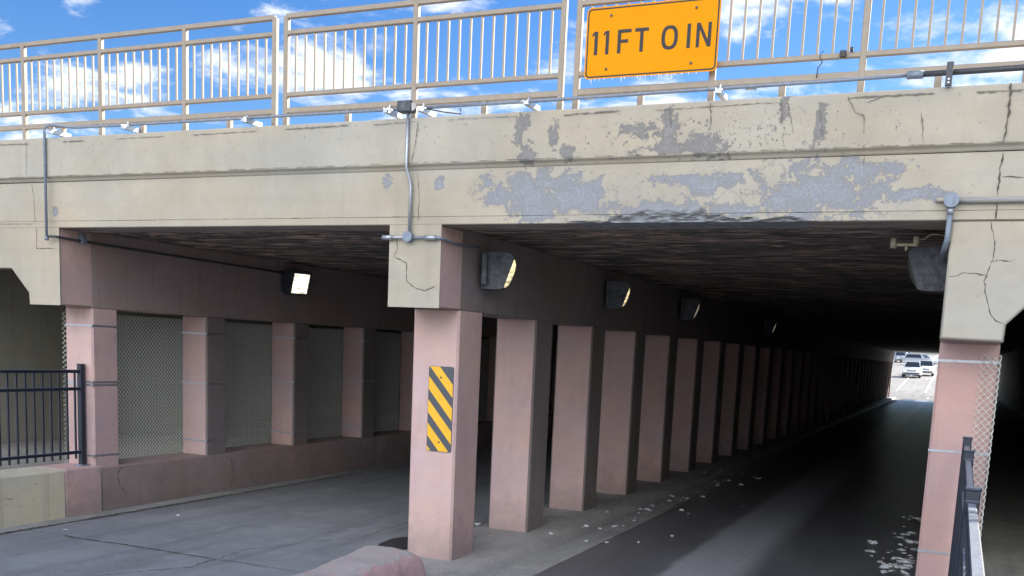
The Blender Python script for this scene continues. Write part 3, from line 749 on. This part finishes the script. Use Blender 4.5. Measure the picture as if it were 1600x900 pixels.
sl = [(-10.287,-9.833,.5+S*k,z) for k in range(6) for z in ((2.34,1.646,1.61,.724) if k == 0 else (2.31,1.60,.78))]
mesh_screen(-10.300, .49, 26., .58, 2.50, 'chain link mesh screen strapped behind the left row of pink piers', 0, 5, sl)
sr = [(-.184,.284,.5,z) for z in (2.355,1.585,.70)]
mesh_screen(.298, .47, 12., .42, 2.42, 'ragged chain link mesh curling round the right pier', -1, 8, sr)

# ------------------------------------------------------------------ pink concrete nose block
p = MB(); NY, NP = 110, 70
def outline(t):                                         # half widths of the block along its length, t 0..1 from the back
    y = -.60-2.3*t
    xl = -5.20+.31*t if t > .04 else -5.17; xr = -4.46-.04*t
    return y, xl, xr
for i in range(NY+1):
    t = i/NY; y, xl, xr = outline(t)
    es = min(1., (t/.035)) if t < .035 else 1.; es = math.sqrt(es*(2-es)) if es < 1 else 1.
    es2 = min(1., (1-t)/.04); es2 = math.sqrt(max(0,es2*(2-es2)))
    for j in range(NP+1):
        a = math.pi*j/NP; c, s_ = math.cos(a), math.sin(a); e = 4.6
        cx = (xl+xr)/2; hw = (xr-xl)/2
        px = cx+hw*math.copysign(abs(c)**(2/e), c)*(.93+.07*es*es2); pz = -.1+.45*abs(s_)**(2/e)*(.86+.14*es)*(.6+.4*es2)
        k = .016*mnoise.noise((px*3.2,y*3.2,pz*4))+.006*mnoise.noise((px*11,y*11,pz*11))+.0025*mnoise.noise((px*40,y*40,pz*40))
        p.v.append((px+k*c*1.4, y+k*.6, pz+k*s_*1.2))
for i in range(NY):
    for j in range(NP): a = i*(NP+1)+j; p.face((a,a+1,a+NP+2,a+NP+1), 0, True)
p.face([j for j in reversed(range(NP+1))]); p.face([NY*(NP+1)+j for j in range(NP+1)])
tag(p.build('kerb_block', M['block']), 'chunky chipped pink concrete kerb block in front of the middle pier', 'kerb block')
p = MB(); p.prism_z([(-5.52,.62),(-5.50,1.46),(-5.78,1.50),(-5.90,1.40),(-5.94,1.22),(-5.89,.87),(-5.75,.66)], .0, .012)  # low flat dark slab lying on the left lane
tag(p.build('dark_patch', M['bumper']), 'small dark patch on the left lane beside the front middle pier', 'patch')
w_ = MB(); w_.tube([(-4.95,.02,4.54),(-4.78,.03,4.505),(-4.6,.03,4.48),(-4.60,.03,4.515),(-4.615,.03,4.53)], .006, 6)
tag(w_.build('loose_wire', M['bumper']), 'thin loose black wire curling on the parapet right of the conduit junction box', 'wire')
w_ = MB(); w_.tube([(-1.30,.09,4.83),(-1.325,.09,4.79),(-1.30,.09,4.74),(-1.33,.09,4.70),(-1.335,.09,4.62)], .005, 6)
tag(w_.build('tie_wire', M['bumper']), 'short twisted tie wire hanging from the bottom rail left of the small black box', 'wire')
# ------------------------------------------------------------------ ice and litter
meshes = []
for k in range(5):
    rr = random.Random(40+k); b = MB(); U, V = 7, 5
    for i in range(V+1):
        for j in range(U):
            th = math.pi*i/V; ph = 2*math.pi*j/U; q = Vector((math.sin(th)*math.cos(ph), math.sin(th)*math.sin(ph)*.8, math.cos(th)*.35))
            q *= 1+1.1*mnoise.noise(q*2.6+Vector((k*7,0,0))); b.v.append((q.x*.05, q.y*.05, q.z*.05+.012))
    for i in range(V):
        for j in range(U): b.face((i*U+j, i*U+(j+1) % U, (i+1)*U+(j+1) % U, (i+1)*U+j))
    o = b.build('ice_chunk', M['ice']); meshes.append(o.data)
    if k == 0: o0_ = o
    bpy.data.objects.remove(o)
def chunk(x, y, z, s, label, group):
    o = bpy.data.objects.new('ice_chunk', random.choice(meshes)); COL.objects.link(o); o.location = (x,y,z)
    o.rotation_euler = (0,0,random.uniform(0,6.28)); o.scale = (s,s*random.uniform(.6,1.3),s*random.uniform(.6,1.1)); tag(o, label, 'ice', group)
random.seed(12)
G1 = [(-4.564,5.935),(-4.218,6.633),(-4.407,7.824),(-4.465,4.83),(-4.35,6.113),(-4.493,11.04),(-3.953,8.932),(-4.071,10.414),(-4.104,11.96),(-4.371,14.188),(-4.314,14.42),(-4.141,3.025),(-3.316,4.154),(-3.787,6.501),(-3.053,7.615)]
for (x, y) in G1+[(random.gauss(-4.25,.09) if q_ % 3 else random.gauss(-3.9,.2), random.choice((3.1,4.9,6.3,7.9,10.6,12.2,14))+random.gauss(0,.45)) for q_ in range(46)]:
    z = .02 if x < -4.46 else -.02 if x < -4.38 else -.094
    chunk(x, y, z, random.uniform(.3,1)**2*.95+.12, 'small white scrap of ice in the gutter beside the middle piers', 'ice scraps along the middle kerb')
for k in range(60):
    y = random.choice((3.4,3.8,4.4,5.2,6.3,8.))+random.gauss(0,.28); x = -.30-abs(random.gauss(0,.22))
    chunk(x, y, -.1, random.uniform(.25,.95)**2*1.5+.15, 'white ice lump on the dark road at the foot of the right pier', 'ice lumps by the right pier')
chunk(-5.55,2.78,.0,1.1, 'white ice scrap in the gap behind the front middle pier', None)
for k, (x, y, s) in enumerate(((-.02,.15,1.3),(.03,.05,1.0),(.0,-.1,.8))):
    chunk(x, y, .385, s, 'white ice crust on the low wall beside the fence foot', 'ice crusts on the right low wall')
for (x, y, l) in ((-9.2,-.55,'white scrap on the road by the left gutter corner'),(-9.45,-1.35,'white scrap in the left gutter under the tan wall'),(-8.9,.95,'pale scrap on the left lane below the first mesh opening')):
    chunk(x, y, .006, .55, l, None)

# ------------------------------------------------------------------ far cars
def wheel(parent, x, y, r=.34, w=.22):
    t = MB(); t.tube([(x-w/2,y,r),(x+w/2,y,r)], r, 18, smooth=False); o = t.build('wheel', M['tyre'], parent)
    MB().tube([(x-w/2-.01,y,r),(x+w/2+.01,y,r)], r*.6, 14, smooth=False).build('rim', M['car_silver'], o)
def car(loc, paint, label, kind='suv', rz=0):
    nm = {'suv':'parked_car','pickup':'pickup_truck'}[kind]
    r = empty(nm, loc, label, 'car' if kind == 'suv' else 'pickup truck', None, rz)   # front towards -y
    W = .92
    body = MB(); secs = [(0,.42,.80,.74),(.12,.36,.92,.84),(.9,.34,1.04,.91),(1.25,.34,1.08,W),(3.9,.34,1.10,W),(4.5,.38,1.06,.90),(4.65,.45,.95,.84)]
    for (y, z0, z1, hw) in secs: body.v += [(-hw,y,z0),(-hw*1.02,y,(z0+z1)/2),(-hw*.94,y,z1),(hw*.94,y,z1),(hw*1.02,y,(z0+z1)/2),(hw,y,z0)]
    for i in range(len(secs)-1):
        for j in range(6): j2 = (j+1) % 6; body.face((i*6+j, i*6+j2, (i+1)*6+j2, (i+1)*6+j), 0, j in (1,2,3))
    body.face((0,1,2,3,4,5)); body.face([(len(secs)-1)*6+j for j in reversed(range(6))])
    ye = 4.45 if kind == 'suv' else 3.1
    cab = [(1.15,1.06,.84,.0),(1.85,1.66,.66,0),(ye-.35,1.70,.66,0),(ye,1.08,.84,0)]
    body.v += [(-.84,1.15,1.05),(.84,1.15,1.05),(.64,1.9,1.68),(-.64,1.9,1.68),(-.64,ye-.35,1.70),(.64,ye-.35,1.70),(.84,ye,1.06),(-.84,ye,1.06)]
    q = len(body.v)-8
    for f in ((0,1,2,3),(3,2,5,4),(4,5,6,7),(1,6,5,2),(0,3,4,7)): body.face([q+i for i in f])
    body.build('body', paint, r)
    w = MB(); w.add([(-.76,1.20,1.115),(.76,1.20,1.115),(.60,1.855,1.655),(-.60,1.855,1.655)], [(0,1,2,3)])
    for v in range(len(w.v)): pass
    w.v = [(x, y-.012, z+.004) for x, y, z in w.v]; w.build('windscreen', M['glass'], r)
    for s in (-1,1):
        w = MB(); w.add([(s*.838,1.55,1.14),(s*.838,ye-.2,1.14),(s*.668,ye-.45,1.62),(s*.668,1.98,1.62)], [(0,1,2,3) if s > 0 else (3,2,1,0)])
        w.v = [(x+s*.014,y,z) for x,y,z in w.v]; w.build('side_window', M['glass'], r)
        MB().box(s*.70-.17,s*.70+.17,-.02,.12,.70,.86,0,.02).build('headlight', M['headlight'], r)
        wheel(r, s*.80, .85); wheel(r, s*.80, 3.75)
        MB().box(s*.98-.10,s*.98+.10,1.35,1.45,1.05,1.22,0,.02).build('mirror', paint, r)
    MB().box(-.80,.80,-.06,.10,.40,.56,0,.02).build('bumper', M['bumper'], r)
    MB().box(-.46,.46,-.03,.05,.66,.84,0,.01).build('grille', M['galv_dull'], r)
    if kind == 'pickup':
        b = MB(); b.box(-.9,-.82,3.1,5.3,.5,1.12); b.box(.82,.9,3.1,5.3,.5,1.12); b.box(-.82,.82,5.22,5.3,.5,1.12); b.box(-.82,.82,3.1,5.22,.5,.62); b.build('cargo_bed', paint, r)
    return r
car((-4.62,103,hz(103)), M['car_white'], 'white car nearest the far exit, facing the underpass', 'suv')
car((-3.55,109.5,hz(109.5)), M['car_white'], 'white car half hidden behind the nearest one on its right', 'suv')
car((-8.3,158,hz(158)), M['car_silver'], 'silver pickup standing farther up behind the white cars, to the left', 'pickup', R(18))
car((-6.7,172,hz(172)), M['car_white'], 'white pickup side on, high up behind the nearest cars', 'pickup', R(75))
car((-3.4,146,hz(146)), M['car_silver'], 'silver car parked beyond the exit on the right side', 'suv', R(60))
bl = empty('low_building', (-10,238,hz(238)), 'long low pale building closing the view past the far exit', 'building')
MB().box(-60,50,0,14,-.5,1.9).build('wall', simple('grey_green_wall', (.30,.33,.31), .8, nz=.1, nsc=.5), bl)
MB().box(-61,51,-.6,15,1.9,2.8).build('roof', simple('white_roof_trim', (.75,.73,.70), .7), bl)
for k in range(14): MB().box(-18+3.2*k,-16.6+3.2*k,-.03,.02,.3,1.3).build('window', M['glass'], bl)

# ------------------------------------------------------------------ camera (back-solved from the photograph)
yaw, pitch, roll = -23.49961585, -8.47132553, 2.61334203
cam_d = bpy.data.cameras.new('camera'); cam = bpy.data.objects.new('camera', cam_d); COL.objects.link(cam)
y_, p_, r_ = R(yaw), R(pitch), R(roll)
f = Vector((math.sin(y_)*math.cos(p_), math.cos(y_)*math.cos(p_), math.sin(p_)))
r0 = Vector((math.cos(y_), -math.sin(y_), 0)); u0 = r0.cross(f)
rt = r0*math.cos(r_)+u0*math.sin(r_); up = -r0*math.sin(r_)+u0*math.cos(r_)
mw = Matrix((( rt.x, up.x, -f.x, 0),( rt.y, up.y, -f.y, -8.906),( rt.z, up.z, -f.z, 2.2789),(0,0,0,1)))
cam.matrix_world = mw
cam_d.sensor_width = 36; cam_d.lens = 1571.987/1600*36; cam_d.shift_y = (780.9989-450)/1600
cam_d.clip_end = 5000; cam_d.clip_start = .05
SC.camera = cam

# ------------------------------------------------------------------ light
sd = Vector((.60,.68,.50)).normalized()                 # direction towards the sun: behind the bridge, to the right
el = math.asin(sd.z); az = math.atan2(sd.x, sd.y)
sl_ = bpy.data.lights.new('sun', 'SUN'); sl_.energy = 5.0; sl_.angle = R(.5); sl_.color = (1,.93,.82)
so = bpy.data.objects.new('sun', sl_); COL.objects.link(so); so.rotation_euler = sd.to_track_quat('Z','Y').to_euler()
wd = bpy.data.worlds.new('World'); SC.world = wd; wd.use_nodes = True
t = wd.node_tree; N = t.nodes; L = t.links; bg = N['Background']
sky = N.new('ShaderNodeTexSky'); sky.sky_type = 'NISHITA'; sky.sun_disc = False; sky.sun_elevation = el; sky.sun_rotation = az
sky.air_density = 1.0; sky.dust_density = .3; sky.ozone_density = 2.5
hs = N.new('ShaderNodeHueSaturation'); hs.inputs['Saturation'].default_value = 1.36; hs.inputs['Value'].default_value = .74; hs.inputs['Hue'].default_value = .513; L.new(sky.outputs[0], hs.inputs['Color'])
tc = N.new('ShaderNodeTexCoord'); sp = N.new('ShaderNodeSeparateXYZ'); L.new(tc.outputs['Generated'], sp.inputs[0])
def wm(op, a, b):
    m_ = N.new('ShaderNodeMath'); m_.operation = op
    for i, q in enumerate((a,b)):
        if isinstance(q, (int,float)): m_.inputs[i].default_value = q
        else: L.new(q, m_.inputs[i])
    return m_.outputs[0]
dz = wm('ADD', wm('MAXIMUM', sp.outputs[2], 0.), .16)
cb = N.new('ShaderNodeCombineXYZ'); L.new(wm('DIVIDE', sp.outputs[0], dz), cb.inputs[0]); L.new(wm('DIVIDE', sp.outputs[1], dz), cb.inputs[1])
cb.inputs[2].default_value = 7.9
nn_ = N.new('ShaderNodeTexNoise'); nn_.inputs['Scale'].default_value = 3.4; nn_.inputs['Detail'].default_value = 9; nn_.inputs['Roughness'].default_value = .6; nn_.inputs['Distortion'].default_value = .25
L.new(cb.outputs[0], nn_.inputs['Vector'])
mr = N.new('ShaderNodeMapRange'); mr.interpolation_type = 'SMOOTHSTEP'; mr.inputs['From Min'].default_value = .56; mr.inputs['From Max'].default_value = .72; BLOBS = [(-0.7176,0.6668,0.2013,0.044),(-0.6984,0.6870,0.2008,0.032),(-0.6720,0.7084,0.2161,0.048),(-0.6292,0.7404,0.2365,0.036),(-0.6085,0.7627,0.2192,0.060),(-0.5707,0.7916,0.2185,0.064),(-0.5368,0.8126,0.2271,0.048),(-0.4986,0.8257,0.2638,0.028),(-0.4984,0.8393,0.2173,0.048),(-0.4314,0.8666,0.2508,0.048),(-0.2713,0.9333,0.2354,0.048),(-0.2008,0.9315,0.3032,0.040),(-0.1660,0.9409,0.2952,0.064),(-0.1321,0.9444,0.3012,0.048),(-0.1763,0.9427,0.2833,0.032),(-0.0593,0.9564,0.2859,0.056),(-0.0149,0.9583,0.2853,0.072),(0.0190,0.9597,0.2805,0.072),(-0.0279,0.9625,0.2699,0.048),(-0.7015,0.6602,0.2683,0.022),(-0.3771,0.9012,0.2138,0.048),(-0.7451,0.6442,0.1726,0.040),(-0.4613,0.8114,0.3590,0.111),(-0.2875,0.8699,0.4007,0.127),(-0.6339,0.6842,0.3605,0.087),]
bsum = None
for (bx, by, bz, br) in BLOBS:
    vd = N.new('ShaderNodeVectorMath'); vd.operation = 'DISTANCE'; L.new(tc.outputs['Generated'], vd.inputs[0]); vd.inputs[1].default_value = (bx, by, bz)
    q_ = N.new('ShaderNodeMapRange'); q_.interpolation_type = 'SMOOTHSTEP'; q_.inputs['From Min'].default_value = br*1.5; q_.inputs['From Max'].default_value = 0; q_.inputs['To Max'].default_value = .125
    L.new(vd.outputs['Value'], q_.inputs['Value']); bsum = q_.outputs[0] if bsum is None else wm('MAXIMUM', bsum, q_.outputs[0])
bk_ = wm('MAXIMUM', wm('MULTIPLY', sp.outputs[1], -1.), 0.); L.new(wm('ADD', wm('ADD', nn_.outputs['Fac'], bsum), wm('MULTIPLY', bk_, .20)), mr.inputs['Value'])  # denser cloud behind the camera, out of view, added as fill
mx = N.new('ShaderNodeMix'); mx.data_type = 'RGBA'; L.new(mr.outputs[0], mx.inputs[0]); L.new(hs.outputs[0], mx.inputs[6]); cl_ = N.new('ShaderNodeMix'); cl_.data_type = 'RGBA'; L.new(wm('MULTIPLY', bk_, wm('MINIMUM', wm('MULTIPLY', wm('MAXIMUM', sp.outputs[2], 0.), 2.2), 1.)), cl_.inputs[0]); cl_.inputs[6].default_value = (4.6,4.75,5.0,1); cl_.inputs[7].default_value = (34.0,33.5,33.0,1); L.new(cl_.outputs[2], mx.inputs[7])  # unseen rear clouds overbright to light the facade, dimmer low down for the tunnel
L.new(mx.outputs[2], bg.inputs['Color']); bg.inputs['Strength'].default_value = .10
SC.view_settings.view_transform = 'Standard'; SC.view_settings.look = 'None'; SC.view_settings.gamma = 1; SC.view_settings.exposure = 1.35
SC.cycles.max_bounces = 8; SC.cycles.diffuse_bounces = 5
SC.cycles.use_denoising = True
